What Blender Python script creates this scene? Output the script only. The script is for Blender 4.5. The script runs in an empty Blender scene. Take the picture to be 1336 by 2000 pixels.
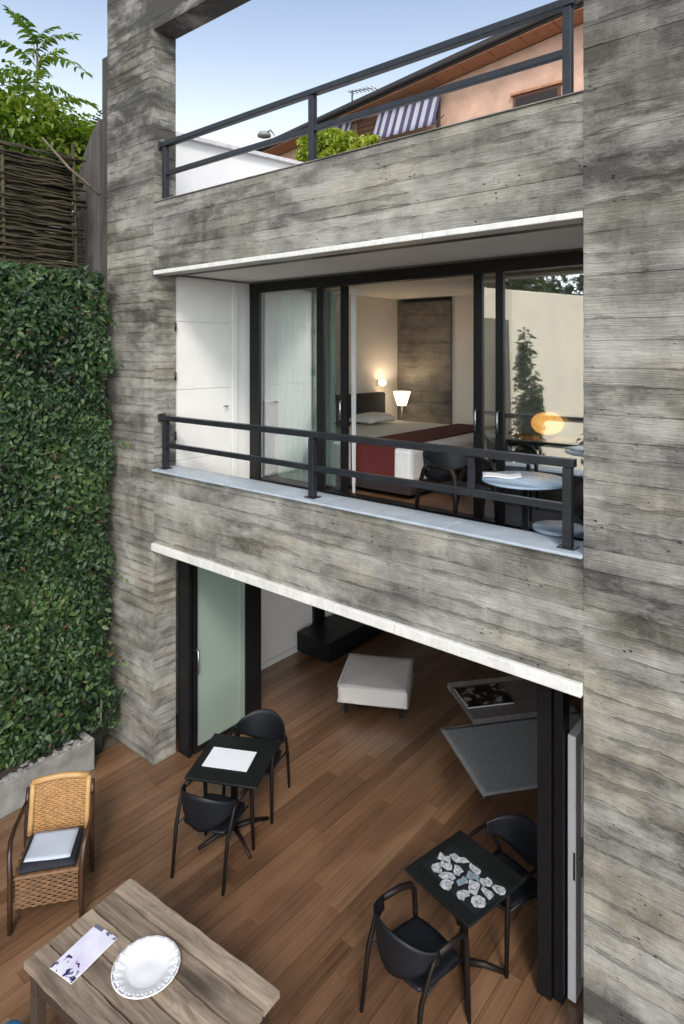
import bpy, bmesh, math, random
from mathutils import Vector, Matrix, Euler
from math import radians as R, sin, cos, pi, sqrt
random.seed(7)
S = bpy.context.scene
C = S.collection

# ------------------------------------------------------------------ camera
cd = bpy.data.cameras.new('camera'); cam = bpy.data.objects.new('camera', cd); C.objects.link(cam)
S.camera = cam
cd.sensor_fit = 'VERTICAL'; cd.sensor_height = 36.0; cd.lens = 36.0*1250/2000
cd.shift_y = -312/2000.0
cd.clip_start = 0.05; cd.clip_end = 3000
CAM = Vector((0, -4.2201, 4.7)); YAW = 50.1944
cam.location = CAM
cam.rotation_euler = (R(90), 0, R(YAW+0.0)-R(0) + R(0))
cam.rotation_euler = (R(90), 0, math.atan2(cos(R(YAW)), sin(R(YAW))))   # looks along (-cos, sin)

# ------------------------------------------------------------------ world and sun
SUN_EL, SUN_AZ = 40.0, 135.0            # azimuth clockwise from +Y
w = bpy.data.worlds.new('World'); S.world = w; w.use_nodes = True
nt = w.node_tree; nt.nodes.clear()
sky = nt.nodes.new('ShaderNodeTexSky'); sky.sky_type = 'NISHITA'; sky.sun_disc = False
sky.sun_elevation = R(SUN_EL); sky.sun_rotation = R(SUN_AZ)
sky.altitude = 100; sky.air_density = 1.0; sky.dust_density = 1.5; sky.ozone_density = .7
bg = nt.nodes.new('ShaderNodeBackground'); bg.inputs['Strength'].default_value = 0.15
wo = nt.nodes.new('ShaderNodeOutputWorld')
# summer haze: the sky pales evenly towards the whole horizon
geo = nt.nodes.new('ShaderNodeNewGeometry'); sxyz = nt.nodes.new('ShaderNodeSeparateXYZ'); nt.links.new(geo.outputs['Incoming'], sxyz.inputs[0])
mr = nt.nodes.new('ShaderNodeMapRange'); mr.interpolation_type = 'SMOOTHSTEP'; nt.links.new(sxyz.outputs[2], mr.inputs[0])
mr.inputs[1].default_value = -.62; mr.inputs[2].default_value = -.10; mr.inputs[3].default_value = .10; mr.inputs[4].default_value = .95
bw = nt.nodes.new('ShaderNodeRGBToBW'); nt.links.new(sky.outputs[0], bw.inputs[0])
hz_ = nt.nodes.new('ShaderNodeMix'); hz_.data_type = 'RGBA'; hz_.blend_type = 'MULTIPLY'; hz_.inputs['Factor'].default_value = 1
nt.links.new(bw.outputs[0], hz_.inputs[6]); hz_.inputs[7].default_value = (1.82, 1.93, 1.97, 1)
mx_ = nt.nodes.new('ShaderNodeMix'); mx_.data_type = 'RGBA'; nt.links.new(mr.outputs[0], mx_.inputs['Factor']); nt.links.new(sky.outputs[0], mx_.inputs[6]); nt.links.new(hz_.outputs[2], mx_.inputs[7])
nt.links.new(mx_.outputs[2], bg.inputs[0]); nt.links.new(bg.outputs[0], wo.inputs[0])
sl = bpy.data.lights.new('sun', 'SUN'); sl.energy = 1.4; sl.angle = R(13); sl.color = (1, .95, .88)
so = bpy.data.objects.new('sun', sl); C.objects.link(so)
sd = Vector((sin(R(SUN_AZ))*cos(R(SUN_EL)), cos(R(SUN_AZ))*cos(R(SUN_EL)), sin(R(SUN_EL))))
so.rotation_euler = sd.to_track_quat('Z', 'Y').to_euler(); so.location = (-20, 30, 40)
S.view_settings.view_transform = 'Standard'; S.view_settings.look = 'None'
S.view_settings.exposure = 0.68; S.view_settings.gamma = 1; S.view_settings.use_curve_mapping = False
S.render.engine = 'CYCLES'
S.cycles.max_bounces = 10; S.cycles.diffuse_bounces = 6; S.cycles.transparent_max_bounces = 12

# ------------------------------------------------------------------ materials
MATS = {}
class NB:
    def __init__(s, name):
        s.m = bpy.data.materials.new(name); s.m.use_nodes = True
        s.t = s.m.node_tree; s.n = s.t.nodes
        s.b = s.n['Principled BSDF']
    def node(s, t, **k):
        x = s.n.new(t)
        for a, v in k.items(): setattr(x, a, v)
        return x
    def link(s, a, b): s.t.links.new(a, b)
    def val(s, sock, v):
        if hasattr(v, 'is_linked') or hasattr(v, 'links'): s.link(v, sock)
        else: sock.default_value = v
    def math(s, op, a, b=None, c=None, clamp=False):
        x = s.node('ShaderNodeMath', operation=op, use_clamp=clamp)
        s.val(x.inputs[0], a)
        if b is not None: s.val(x.inputs[1], b)
        if c is not None: s.val(x.inputs[2], c)
        return x.outputs[0]
    def coord(s, scale=(1, 1, 1), loc=(0, 0, 0), rot=(0, 0, 0), kind='Object'):
        tc = s.node('ShaderNodeTexCoord'); mp = s.node('ShaderNodeMapping')
        mp.inputs['Scale'].default_value = scale; mp.inputs['Location'].default_value = loc; mp.inputs['Rotation'].default_value = rot
        s.link(tc.outputs[kind], mp.inputs['Vector']); return mp.outputs[0]
    def noise(s, vec, scale=5, detail=4, rough=.55, dist=0):
        x = s.node('ShaderNodeTexNoise'); s.link(vec, x.inputs['Vector'])
        x.inputs['Scale'].default_value = scale; x.inputs['Detail'].default_value = detail
        x.inputs['Roughness'].default_value = rough; x.inputs['Distortion'].default_value = dist
        return x.outputs['Fac']
    def ramp(s, fac, stops, interp='LINEAR'):
        x = s.node('ShaderNodeValToRGB'); s.link(fac, x.inputs[0]); x.color_ramp.interpolation = interp
        e = x.color_ramp.elements
        while len(e) < len(stops): e.new(.5)
        for i, (p, c) in enumerate(stops):
            e[i].position = p; e[i].color = (c, c, c, 1) if isinstance(c, (int, float)) else (*c, 1)
        return x.outputs[0]
    def mix(s, f, a, b, mode='MIX'):
        x = s.node('ShaderNodeMix', data_type='RGBA', blend_type=mode)
        s.val(x.inputs['Factor'], f)
        for k, v in (('A', a), ('B', b)):
            sock = [i for i in x.inputs if i.name == k and i.type == 'RGBA'][0]
            if isinstance(v, tuple): sock.default_value = (*v, 1)
            else: s.link(v, sock)
        return [o for o in x.outputs if o.type == 'RGBA'][0]
    def bump(s, h, strength=.3, dist=.01):
        x = s.node('ShaderNodeBump'); x.inputs['Strength'].default_value = strength; x.inputs['Distance'].default_value = dist
        s.link(h, x.inputs['Height']); s.link(x.outputs[0], s.b.inputs['Normal'])
    def attr(s, name='tint'):
        return s.node('ShaderNodeAttribute', attribute_name=name).outputs['Fac']
    def rnd(s): return s.node('ShaderNodeObjectInfo').outputs['Random']
    def col(s, c):
        if isinstance(c, tuple): s.b.inputs['Base Color'].default_value = (*c, 1)
        else: s.link(c, s.b.inputs['Base Color'])
    def rough(s, r): s.val(s.b.inputs['Roughness'], r)

def simple(name, col, rough=.6, metal=0, var=.15, nscale=8, bump=.1, spec=.5, stretch=(1, 1, 1)):
    s = NB(name); v = s.coord(stretch)
    n = s.noise(v, nscale, 5, .6)
    d = tuple(c*(1-var) for c in col); l = tuple(min(1, c*(1+var)) for c in col)
    s.col(s.ramp(n, [(.3, d), (.7, l)]))
    f = s.noise(v, nscale*6, 3, .6)
    s.rough(s.math('MULTIPLY_ADD', f, .2, rough-.1))
    s.b.inputs['Metallic'].default_value = metal; s.b.inputs['Specular IOR Level'].default_value = spec
    if bump: s.bump(f, bump, .004)
    return s.m

def concrete(name, lo, mid, hi, warm=.5, weather=1.0):
    s = NB(name)
    t = s.attr('tint')
    bv = s.attr('board_v')
    streak = s.noise(s.coord((.9, .9, 13)), 1.5, 5, .6, .05)
    big = s.noise(s.coord((.55, .55, 1.0), (2, 5, 1)), 1.0, 4, .55, .3)
    mott = s.noise(s.coord((2.0, 2.0, 2.8), (4, 1, 6)), 1.5, 7, .66, .35)
    grain = s.noise(s.coord((3, 3, 70)), 1.6, 3, .6)
    drip = s.noise(s.coord((4.2, 4.2, .8)), 1.8, 5, .6)
    fine = s.noise(s.coord((1, 1, 1)), 40, 5, .75)
    a = s.math('MULTIPLY_ADD', streak, .30, -.15)
    for f, k in ((t, .40), (big, 2.0), (mott, 1.55), (grain, .05), (fine, .34), (drip, .42)):
        a = s.math('ADD', a, s.math('MULTIPLY_ADD', f, k, -.5*k))
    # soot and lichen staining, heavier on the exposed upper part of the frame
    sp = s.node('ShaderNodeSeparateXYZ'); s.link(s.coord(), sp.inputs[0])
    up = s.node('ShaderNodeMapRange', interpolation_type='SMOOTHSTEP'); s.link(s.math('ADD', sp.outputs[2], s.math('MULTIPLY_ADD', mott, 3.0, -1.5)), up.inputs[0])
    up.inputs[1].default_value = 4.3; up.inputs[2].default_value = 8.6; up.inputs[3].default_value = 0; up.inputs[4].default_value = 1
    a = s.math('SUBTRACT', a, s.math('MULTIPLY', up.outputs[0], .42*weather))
    a = s.math('MULTIPLY_ADD', a, .84, .43, clamp=True)
    base = s.ramp(a, [(.06, lo), (.42, mid), (.66, tuple(.55*p+.45*q for p, q in zip(mid, hi))), (.92, hi)])
    hue = s.noise(s.coord((.8, .8, 2.4), (3, 1, 7)), 1.3, 4, .55)
    base = s.mix(s.math('MULTIPLY', s.ramp(hue, [(.42, 0.), (.66, 1.)]), warm), base, s.mix(1, base, (1.06, 1.0, .85), 'MULTIPLY'))
    # dark ragged marks that cling to the board joints
    e = s.math('MULTIPLY', s.math('ABSOLUTE', s.math('SUBTRACT', bv, .5)), 2.0)
    jn = s.noise(s.coord((3.2, 3.2, 9), (9, 4, 2)), 1.6, 7, .72, .2)
    jm = s.noise(s.coord((.9, .9, 2.2), (6, 6, 1)), 1.6, 4, .6)
    e = s.math('ADD', s.math('ADD', e, s.math('MULTIPLY_ADD', jn, 1.5, -.75)), s.math('MULTIPLY_ADD', jm, 2.6, -1.3))
    blm = s.ramp(e, [(.86, 0.), (1.0, 1.)])
    base = s.mix(s.math('MULTIPLY', blm, .36), base, tuple(c*.75 for c in lo))
    vo = s.node('ShaderNodeTexVoronoi'); s.link(s.coord((10, 10, 17)), vo.inputs['Vector']); vo.inputs['Scale'].default_value = 1.5
    pit = s.ramp(vo.outputs['Distance'], [(.07, 1.), (.22, 0.)])
    hc = s.ramp(s.noise(s.coord((1.5, 1.5, 2.6), (5, 2, 8)), 2.0, 6, .72), [(.54, 0.), (.6, 1.)])
    pit = s.math('MULTIPLY', pit, hc)
    base = s.mix(s.math('MULTIPLY', pit, .8), base, tuple(c*.45 for c in lo))
    # pale lime bloom where boards left a thin skin
    lm = s.ramp(s.noise(s.coord((.8, .8, 2.0), (1, 8, 3)), 1.6, 7, .68, .3), [(.50, 0.), (.64, 1.)])
    base = s.mix(s.math('MULTIPLY', lm, .45), base, tuple(min(1, c*1.1) for c in hi))
    s.col(base); s.rough(.85); s.b.inputs['Specular IOR Level'].default_value = .25
    h = s.math('ADD', s.math('MULTIPLY', streak, .6), s.math('MULTIPLY', grain, .7))
    h = s.math('ADD', h, s.math('MULTIPLY', fine, .2)); h = s.math('ADD', h, s.math('MULTIPLY', mott, .5))
    h = s.math('SUBTRACT', h, s.math('MULTIPLY', pit, .9)); h = s.math('SUBTRACT', h, s.math('MULTIPLY', blm, .35))
    s.bump(h, 1.0, .014)
    return s.m

def wood(name, dark, mid, light, rough=.4, axis=1, objrand=True, knots=False, gsc=1.0, coat=0, vary=.5, patch=0):
    s = NB(name)
    sc = [26*gsc]*3; sc[axis] = 1.1*gsc
    tc = s.node('ShaderNodeTexCoord'); mp = s.node('ShaderNodeMapping'); mp.inputs['Scale'].default_value = sc
    rnd = s.rnd()
    va = s.node('ShaderNodeVectorMath', operation='ADD')
    cx = s.node('ShaderNodeCombineXYZ')
    for i, k in enumerate((7.3, 13.1, 3.7)): s.link(s.math('MULTIPLY', rnd, k*3), cx.inputs[i])
    s.link(tc.outputs['Object'], va.inputs[0]); s.link(cx.outputs[0], va.inputs[1]); s.link(va.outputs[0], mp.inputs[0])
    g = s.noise(mp.outputs[0], 1.0, 6, .65, .8)
    mp2 = s.node('ShaderNodeMapping'); s2 = [3.0]*3; s2[axis] = .6; mp2.inputs['Scale'].default_value = s2; s.link(va.outputs[0], mp2.inputs[0])
    b = s.noise(mp2.outputs[0], 1.5, 4, .6, .5)
    f = s.math('ADD', s.math('MULTIPLY', g, .55), s.math('MULTIPLY', b, .5))
    f = s.math('ADD', f, s.math('MULTIPLY_ADD', rnd, vary, -.5*vary), clamp=True)
    if patch:
        gp = s.node('ShaderNodeNewGeometry'); mq = s.node('ShaderNodeMapping'); mq.inputs['Scale'].default_value = (1.6, .55, 1); s.link(gp.outputs['Position'], mq.inputs[0])
        f = s.math('ADD', f, s.math('MULTIPLY_ADD', s.noise(mq.outputs[0], 1.1, 5, .62, .3), patch, -.5*patch), clamp=True)
    c = s.ramp(f, [(.25, dark), (.52, mid), (.85, light)])
    if knots:
        vo = s.node('ShaderNodeTexVoronoi'); s.link(mp2.outputs[0], vo.inputs['Vector']); vo.inputs['Scale'].default_value = 1.5
        k = s.ramp(vo.outputs['Distance'], [(.08, 1.), (.26, 0.)])
        c = s.mix(s.math('MULTIPLY', k, .85), c, tuple(x*.35 for x in dark))
        st = s.ramp(s.noise(mp2.outputs[0], 3, 6, .72, 1), [(.5, 0.), (.62, 1.)])
        c = s.mix(s.math('MULTIPLY', st, .45), c, tuple(x*.5 for x in dark))
    s.col(c); s.rough(s.math('MULTIPLY_ADD', g, .25, rough-.12))
    s.b.inputs['Coat Weight'].default_value = coat; s.b.inputs['Coat Roughness'].default_value = .3
    s.bump(g, .25, .003)
    return s.m

def leafmat(name, dark, mid, light, trans=.3, rough=.42):
    s = NB(name)
    t = s.math('ADD', s.math('MULTIPLY', s.attr('tint'), .8), s.math('MULTIPLY', s.rnd(), .35))
    n = s.noise(s.coord((1, 1, 1)), 2.2, 4, .6)
    f = s.math('ADD', s.math('MULTIPLY', t, .65), s.math('MULTIPLY', n, .4), clamp=True)
    c = s.ramp(f, [(.0, (.07, .04, .018)), (.06, dark), (.5, mid), (.95, light)])
    s.col(c); s.rough(rough)
    tr = s.node('ShaderNodeBsdfTranslucent'); s.link(s.mix(1, c, (1.3, 1.5, .6), 'MULTIPLY'), tr.inputs[0])
    mx = s.node('ShaderNodeMixShader'); mx.inputs[0].default_value = trans
    s.link(s.b.outputs[0], mx.inputs[1]); s.link(tr.outputs[0], mx.inputs[2])
    s.link(mx.outputs[0], s.n['Material Output'].inputs[0])
    return s.m

def glassmat(name, refl=.3, tint=(.9, .95, .93), rough=0.0):
    s = NB(name); s.n.remove(s.b)
    tr = s.node('ShaderNodeBsdfTransparent'); tr.inputs[0].default_value = (*tint, 1)
    gl = s.node('ShaderNodeBsdfGlossy'); gl.inputs['Roughness'].default_value = rough; gl.inputs[0].default_value = (.95, .97, 1, 1)
    fr = s.node('ShaderNodeLayerWeight'); fr.inputs[0].default_value = .5
    mx = s.node('ShaderNodeMixShader')
    s.link(s.math('MULTIPLY_ADD', s.math('POWER', fr.outputs['Facing'], 5.0), .96-refl, refl, clamp=True), mx.inputs[0])
    s.link(tr.outputs[0], mx.inputs[1]); s.link(gl.outputs[0], mx.inputs[2])
    s.link(mx.outputs[0], s.n['Material Output'].inputs[0])
    return s.m

def emis(name, col, strength, base=(.8, .7, .5)):
    s = NB(name); s.col(base)
    s.b.inputs['Emission Color'].default_value = (*col, 1); s.b.inputs['Emission Strength'].default_value = strength
    return s.m

def curtainmat(name, col, trans=.5):
    s = NB(name); n = s.noise(s.coord((60, 60, 2)), 2, 3, .5)
    c = s.ramp(n, [(.3, tuple(x*.88 for x in col)), (.7, col)]); s.col(c); s.rough(.9)
    tr = s.node('ShaderNodeBsdfTranslucent'); s.link(c, tr.inputs[0])
    mx = s.node('ShaderNodeMixShader'); mx.inputs[0].default_value = trans
    s.link(s.b.outputs[0], mx.inputs[1]); s.link(tr.outputs[0], mx.inputs[2])
    s.link(mx.outputs[0], s.n['Material Output'].inputs[0]); return s.m

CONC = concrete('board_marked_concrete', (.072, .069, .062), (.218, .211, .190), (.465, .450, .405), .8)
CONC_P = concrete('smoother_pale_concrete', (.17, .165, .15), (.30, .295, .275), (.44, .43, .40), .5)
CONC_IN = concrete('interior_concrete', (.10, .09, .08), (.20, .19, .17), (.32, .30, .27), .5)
WHITE = simple('white_paint', (.78, .77, .74), .55, var=.04, nscale=3, bump=.08)
WHITE_W = simple('warm_white_plaster', (.82, .785, .74), .8, var=.04, nscale=2, bump=.1)
SOFFIT = simple('pale_plaster_ceiling', (.80, .785, .75), .8, var=.05, nscale=2, bump=.1)
SILL = simple('pale_painted_sill', (.36, .42, .47), .35, var=.12, nscale=5, bump=.1, stretch=(.4, 2, 2))
TRIM = simple('white_drip_strip', (.66, .65, .62), .5, var=.12, nscale=6, bump=.1)
def dirty(name, col, rough):
    s = NB(name)
    d = s.ramp(s.noise(s.coord((9, 9, 1.2)), 2.0, 5, .65), [(.48, 1.), (.75, .84)]); g = s.ramp(s.noise(s.coord((2.5, 2.5, 2.5)), 2, 5, .65), [(.35, .84), (.6, 1.)])
    sp = s.ramp(s.noise(s.coord((1, 1, 1)), 45, 3, .6), [(.3, .9), (.45, 1.)])
    c = s.mix(1, s.mix(1, s.mix(1, col, d, 'MULTIPLY'), g, 'MULTIPLY'), sp, 'MULTIPLY'); s.col(c); s.rough(rough)
    s.bump(s.noise(s.coord((1, 1, 1)), 14, 5, .65), .35, .008); return s.m
TRIM = dirty('white_drip_strip', (.74, .73, .69), .55)
SILL = dirty('pale_painted_sill', (.44, .50, .55), .4)
BLACKM = simple('black_window_metal', (.007, .007, .008), .42, var=.2, nscale=6, bump=.05, spec=.3)
RAILM = simple('dark_grey_painted_steel', (.026, .029, .034), .34, var=.25, nscale=10, bump=.08, metal=.3)
CHAIRM = simple('black_moulded_plastic', (.008, .009, .012), .5, var=.15, nscale=10, bump=.06, spec=.3)
LEGM = simple('dark_brown_leg_plastic', (.009, .006, .005), .5, var=.15, nscale=10, bump=.05, spec=.25)
TABM = simple('black_table_laminate', (.009, .010, .010), .42, var=.3, nscale=7, bump=.05, spec=.35)
STEEL = simple('brushed_steel', (.5, .5, .5), .3, metal=1, var=.1)
PAPER = simple('white_paper', (.80, .82, .84), .7, var=.03, nscale=3, bump=.03)
DECK = wood('reddish_brown_floor_boards', (.068, .032, .017), (.170, .090, .047), (.30, .180, .104), .31, 1, coat=.4, vary=.22, patch=.7)
OLDWOOD = wood('weathered_table_wood', (.12, .088, .062), (.40, .315, .23), (.64, .56, .46), .75, 0, knots=True, gsc=.8, vary=.42)
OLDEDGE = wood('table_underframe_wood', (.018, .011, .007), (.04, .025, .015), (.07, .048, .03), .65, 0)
DKWOOD = wood('dark_chair_wood', (.012, .006, .004), (.032, .014, .008), (.06, .028, .015), .35, 2)
RATTAN = simple('honey_rattan', (.35, .18, .06), .5, var=.3, nscale=25, bump=.2)
RATTAN_D = simple('brown_rattan', (.17, .09, .042), .55, var=.35, nscale=25, bump=.2)
NAVY = simple('black_cushion_cloth', (.012, .014, .02), .85, var=.2, nscale=40, bump=.2)
LINEN = simple('white_bed_linen', (.80, .79, .77), .85, var=.04, nscale=10, bump=.15)
OTTO = simple('cream_upholstery', (.74, .70, .66), .9, var=.04, nscale=30, bump=.2)
MAROON = simple('maroon_wool_throw', (.10, .014, .012), .9, var=.25, nscale=30, bump=.3)
RUGM = simple('grey_woven_rug', (.36, .365, .36), .95, var=.2, nscale=40, bump=.4)
PORC = simple('white_porcelain', (.82, .82, .83), .15, var=.02, nscale=3, bump=0)
BLUE = simple('blue_plastic', (.02, .18, .38), .4)
STONE = simple('planter_concrete', (.24, .235, .22), .9, var=.3, nscale=6, bump=.5)
SOIL = simple('dark_soil', (.045, .035, .028), .95, var=.4, nscale=30, bump=.5)
EARTH = simple('dry_ground', (.12, .10, .07), .95, var=.4, nscale=2, bump=.4)
STICK = simple('mossy_brushwood', (.042, .034, .017), .9, var=.55, nscale=5, bump=.4)
BARK = simple('grey_brown_bark', (.14, .11, .08), .9, var=.4, nscale=12, bump=.5)
IVY = leafmat('ivy_leaves', (.005, .013, .005), (.024, .062, .016), (.13, .185, .045), .12, .5)
TREEL = leafmat('sunny_tree_leaves', (.014, .038, .008), (.07, .135, .016), (.28, .34, .04), .45, .45)
CYPL = leafmat('dark_evergreen_leaves', (.015, .03, .012), (.04, .075, .025), (.08, .13, .04), .15, .6)
SHRUBL = leafmat('yellow_green_leaves', (.12, .16, .02), (.30, .36, .04), (.55, .55, .10), .4, .5)
ORANGE = simple('orange_render', (.50, .315, .23), .85, var=.2, nscale=1.6, bump=.2)
ROOFD = simple('dark_roof_fascia', (.03, .025, .025), .7)
TERRA = simple('terracotta_boarding', (.36, .17, .09), .8, var=.35, nscale=5, bump=.3, stretch=(1, 6, 1))
SHUT = simple('brown_shutter_paint', (.10, .04, .02), .6)
FARWHITE = simple('white_render', (.74, .73, .72), .85, var=.04, nscale=1.5)
CREAMW = simple('cream_garden_wall', (.90, .78, .58), .85, var=.08, nscale=1.2, bump=.2)
GLASS = glassmat('reflective_window_glass', .36, (.97, .99, .98))
GLASS_G = glassmat('greenish_door_glass', .10, (.72, .86, .78))
CURT = curtainmat('sheer_pale_green_curtain', (.70, .88, .79), .35)
def frost():
    s = NB('frosted_green_glass'); s.col((.40, .49, .43)); s.rough(.09)
    tr = s.node('ShaderNodeBsdfTranslucent'); tr.inputs[0].default_value = (.58, .70, .62, 1)
    mx = s.node('ShaderNodeMixShader'); mx.inputs[0].default_value = .4; s.link(s.b.outputs[0], mx.inputs[1]); s.link(tr.outputs[0], mx.inputs[2])
    s.link(mx.outputs[0], s.n['Material Output'].inputs[0]); return s.m
FROST = frost()
CURT_W = curtainmat('white_curtain', (.85, .85, .83), .4)

# ------------------------------------------------------------------ mesh helpers
class MB:
    def __init__(s): s.v = []; s.f = []; s.t = []; s.sm = []; s.tint = 0.5; s.bv = {}
    def face(s, idx, smooth=False): s.f.append(tuple(idx)); s.t.append(s.tint); s.sm.append(smooth)
    def box(s, a, b, M=None):
        i = len(s.v)
        P = [Vector((x, y, z)) for z in (a[2], b[2]) for y in (a[1], b[1]) for x in (a[0], b[0])]
        if M is not None: P = [M @ p for p in P]
        s.v += P
        for q in ((0, 2, 3, 1), (4, 5, 7, 6), (0, 1, 5, 4), (2, 6, 7, 3), (0, 4, 6, 2), (1, 3, 7, 5)): s.face([i+k for k in q])
        return s
    def tube(s, pts, rad, n=8, caps=True):
        pts = [Vector(p) for p in pts]
        if not isinstance(rad, (list, tuple)): rad = [rad]*len(pts)
        i0 = len(s.v); up = None
        for k, p in enumerate(pts):
            d = (pts[min(k+1, len(pts)-1)]-pts[max(k-1, 0)]).normalized()
            if up is None: up = d.orthogonal().normalized()
            up = (up - d*up.dot(d)); up = up.normalized() if up.length > 1e-6 else d.orthogonal().normalized()
            o = d.cross(up); r = rad[k]
            rx, ry = r if isinstance(r, (tuple, list)) else (r, r)
            for j in range(n): a = 2*pi*j/n; s.v.append(p+up*cos(a)*rx+o*sin(a)*ry)
        for k in range(len(pts)-1):
            for j in range(n):
                a = i0+k*n+j; b = i0+k*n+(j+1) % n
                s.face((a, b, b+n, a+n), True)
        if caps:
            s.face([i0+j for j in range(n)][::-1]); e = i0+(len(pts)-1)*n; s.face([e+j for j in range(n)])
        return s
    def lathe(s, prof, n=32, c=(0, 0, 0), smooth=True, caps=True):
        c = Vector(c); i0 = len(s.v)
        for r, z in prof:
            for j in range(n): a = 2*pi*j/n; s.v.append(c+Vector((r*cos(a), r*sin(a), z)))
        for k in range(len(prof)-1):
            for j in range(n):
                a = i0+k*n+j; b = i0+k*n+(j+1) % n; s.face((a, b, b+n, a+n), smooth)
        if not caps: return s
        s.face([i0+j for j in range(n)][::-1]); e = i0+(len(prof)-1)*n; s.face([e+j for j in range(n)])
        return s
    def grid(s, fn, nu, nv, smooth=True, closed=False):
        i0 = len(s.v)
        for a in range(nu+1):
            for b in range(nv+1): s.v.append(Vector(fn(a/nu, b/nv)))
        for a in range(nu):
            for b in range(nv):
                k = i0+a*(nv+1)+b; s.face((k, k+nv+1, k+nv+2, k+1), smooth)
        return s
    def prism(s, poly, axis, a, b):
        i0 = len(s.v); n = len(poly)
        def mk(p, q):
            return Vector((q, p[0], p[1])) if axis == 0 else Vector((p[0], q, p[1])) if axis == 1 else Vector((p[0], p[1], q))
        for q in (a, b): s.v += [mk(p, q) for p in poly]
        s.face(range(i0, i0+n)); s.face(range(i0+2*n-1, i0+n-1, -1))
        for k in range(n): s.face((i0+k, i0+(k+1) % n, i0+n+(k+1) % n, i0+n+k))
        return s
    def mesh(s, name):
        me = bpy.data.meshes.new(name); me.from_pydata([tuple(p) for p in s.v], [], s.f)
        at = me.attributes.new('tint', 'FLOAT', 'FACE'); at.data.foreach_set('value', s.t)
        me.polygons.foreach_set('use_smooth', s.sm)
        if s.bv:
            at = me.attributes.new('board_v', 'FLOAT', 'POINT'); at.data.foreach_set('value', [s.bv.get(i, .5) for i in range(len(s.v))])
        bm = bmesh.new(); bm.from_mesh(me); bmesh.ops.recalc_face_normals(bm, faces=bm.faces); bm.to_mesh(me); bm.free()
        me.update(); return me
    def build(s, name, mat, parent=None, bevel=0, solid=0, loc=None, rotz=None):
        me = s.mesh(name); me.materials.append(mat)
        return link(name, me, parent, bevel, solid, loc, rotz)

def link(name, me, parent=None, bevel=0, solid=0, loc=None, rotz=None):
    o = bpy.data.objects.new(name, me); C.objects.link(o)
    if parent: o.parent = parent
    if solid: m = o.modifiers.new('solid', 'SOLIDIFY'); m.thickness = solid; m.offset = 0
    if bevel: m = o.modifiers.new('bevel', 'BEVEL'); m.width = bevel; m.segments = 2; m.limit_method = 'ANGLE'; m.angle_limit = R(40)
    if loc: o.location = loc
    if rotz is not None: o.rotation_euler = (0, 0, rotz)
    return o
def tag(o, label, cat, group=None):
    o['label'] = label; o['category'] = cat
    if group: o['group'] = group
    return o
def thing(name, label, cat, loc=(0, 0, 0), rotz=0, group=None):
    o = bpy.data.objects.new(name, None); C.objects.link(o); o.empty_display_size = .2
    o.location = loc; o.rotation_euler = (0, 0, rotz); return tag(o, label, cat, group)
def structure(o): o['kind'] = 'structure'; return o
def copy_tree(o, parent=None):
    c = o.copy(); C.objects.link(c)
    if parent: c.parent = parent
    for ch in list(o.children): copy_tree(ch, c)
    return c
def B(a, b): return MB().box(a, b)
def sph(c, r, n=16, sz=1.0):
    m = MB(); m.lathe([(max(.0005, r*sin(pi*k/n)), -r*sz*cos(pi*k/n)) for k in range(n+1)], 20, c); return m

def boards(mb, origin, u, n, W, H, course=.125, lmin=1.1, lmax=2.6, thick=.03, jit=.004):
    """Shuttering marks: courses of boards, each with its own depth, tint and length, cast proud of the wall."""
    o = Vector(origin); u = Vector(u); n = Vector(n); z = 0; k = Vector((0, 0, 1))
    prev = random.random()
    while z < H-1e-4:
        h = min(course*random.uniform(.72, 1.22), H-z)
        if H-z-h < .04: h = H-z
        x = 0
        while x < W-1e-4:
            l = min(random.uniform(lmin, lmax), W-x)
            if W-x-l < .3: l = W-x
            prev = min(1, max(0, prev*.35+random.random()*.65)); mb.tint = prev
            d = random.uniform(0, jit)
            g = random.uniform(.0004, .0018)
            a = o+u*(x+.0004)+k*(z+g); b = u*(l-.0008); c = k*(h-2*g)
            P = [a-n*thick, a-n*thick+b, a-n*thick+b+c, a-n*thick+c]
            tilt = random.uniform(-.0015, .0015)
            Q = [a+n*(d+tilt), a+b+n*(d+tilt), a+b+c+n*(d-tilt), a+c+n*(d-tilt)]
            i = len(mb.v); mb.v += P+Q
            for j, vv in enumerate((0, 0, 1, 1)*2): mb.bv[i+j] = vv
            for q in ((4, 5, 6, 7), (0, 4, 7, 3), (1, 2, 6, 5), (3, 7, 6, 2), (0, 1, 5, 4)): mb.face([i+j for j in q])
            x += l
        z += h
    mb.tint = .5

# ================================================================== LARGE STRUCTURE
structure(MB().box((-60, -60, -.30), (60, 60, -.06)).build('ground', EARTH))
# hillside: high ground left of the retaining wall and behind the house, carrying the neighbours
def hz(x, y):
    left = max(0, min(1, (-7.3-x)/.02)) if x < -7.3 else 0
    h = -.3
    if x < -7.35: h = 5.55 + max(0, -9.5-x)*.28
    if y > 8.6: h = max(h, 5.5+(y-8.6)*.75)
    return min(h, 22)
hm = MB()
xs = [-70, -50, -40, -32, -26, -22, -18, -15, -12, -10.5, -9.5, -8.5, -7.4, -7.34, -4, -1, 2, 6, 12, 25, 60]
ys = [-40, -25, -12, -6, -3, -1, .7, 3, 5, 7, 8.5, 8.7, 10, 12, 15, 20, 26, 32, 45, 70]
iv = {}
for a, x in enumerate(xs):
    for b, y in enumerate(ys):
        iv[a, b] = len(hm.v); hm.v.append(Vector((x, y, hz(x, y)-.01*(x > -7.35 and y < 8.6))))
for a in range(len(xs)-1):
    for b in range(len(ys)-1):
        hm.face((iv[a, b], iv[a+1, b], iv[a+1, b+1], iv[a, b+1]), False)
structure(hm.build('hillside', EARTH))

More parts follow.
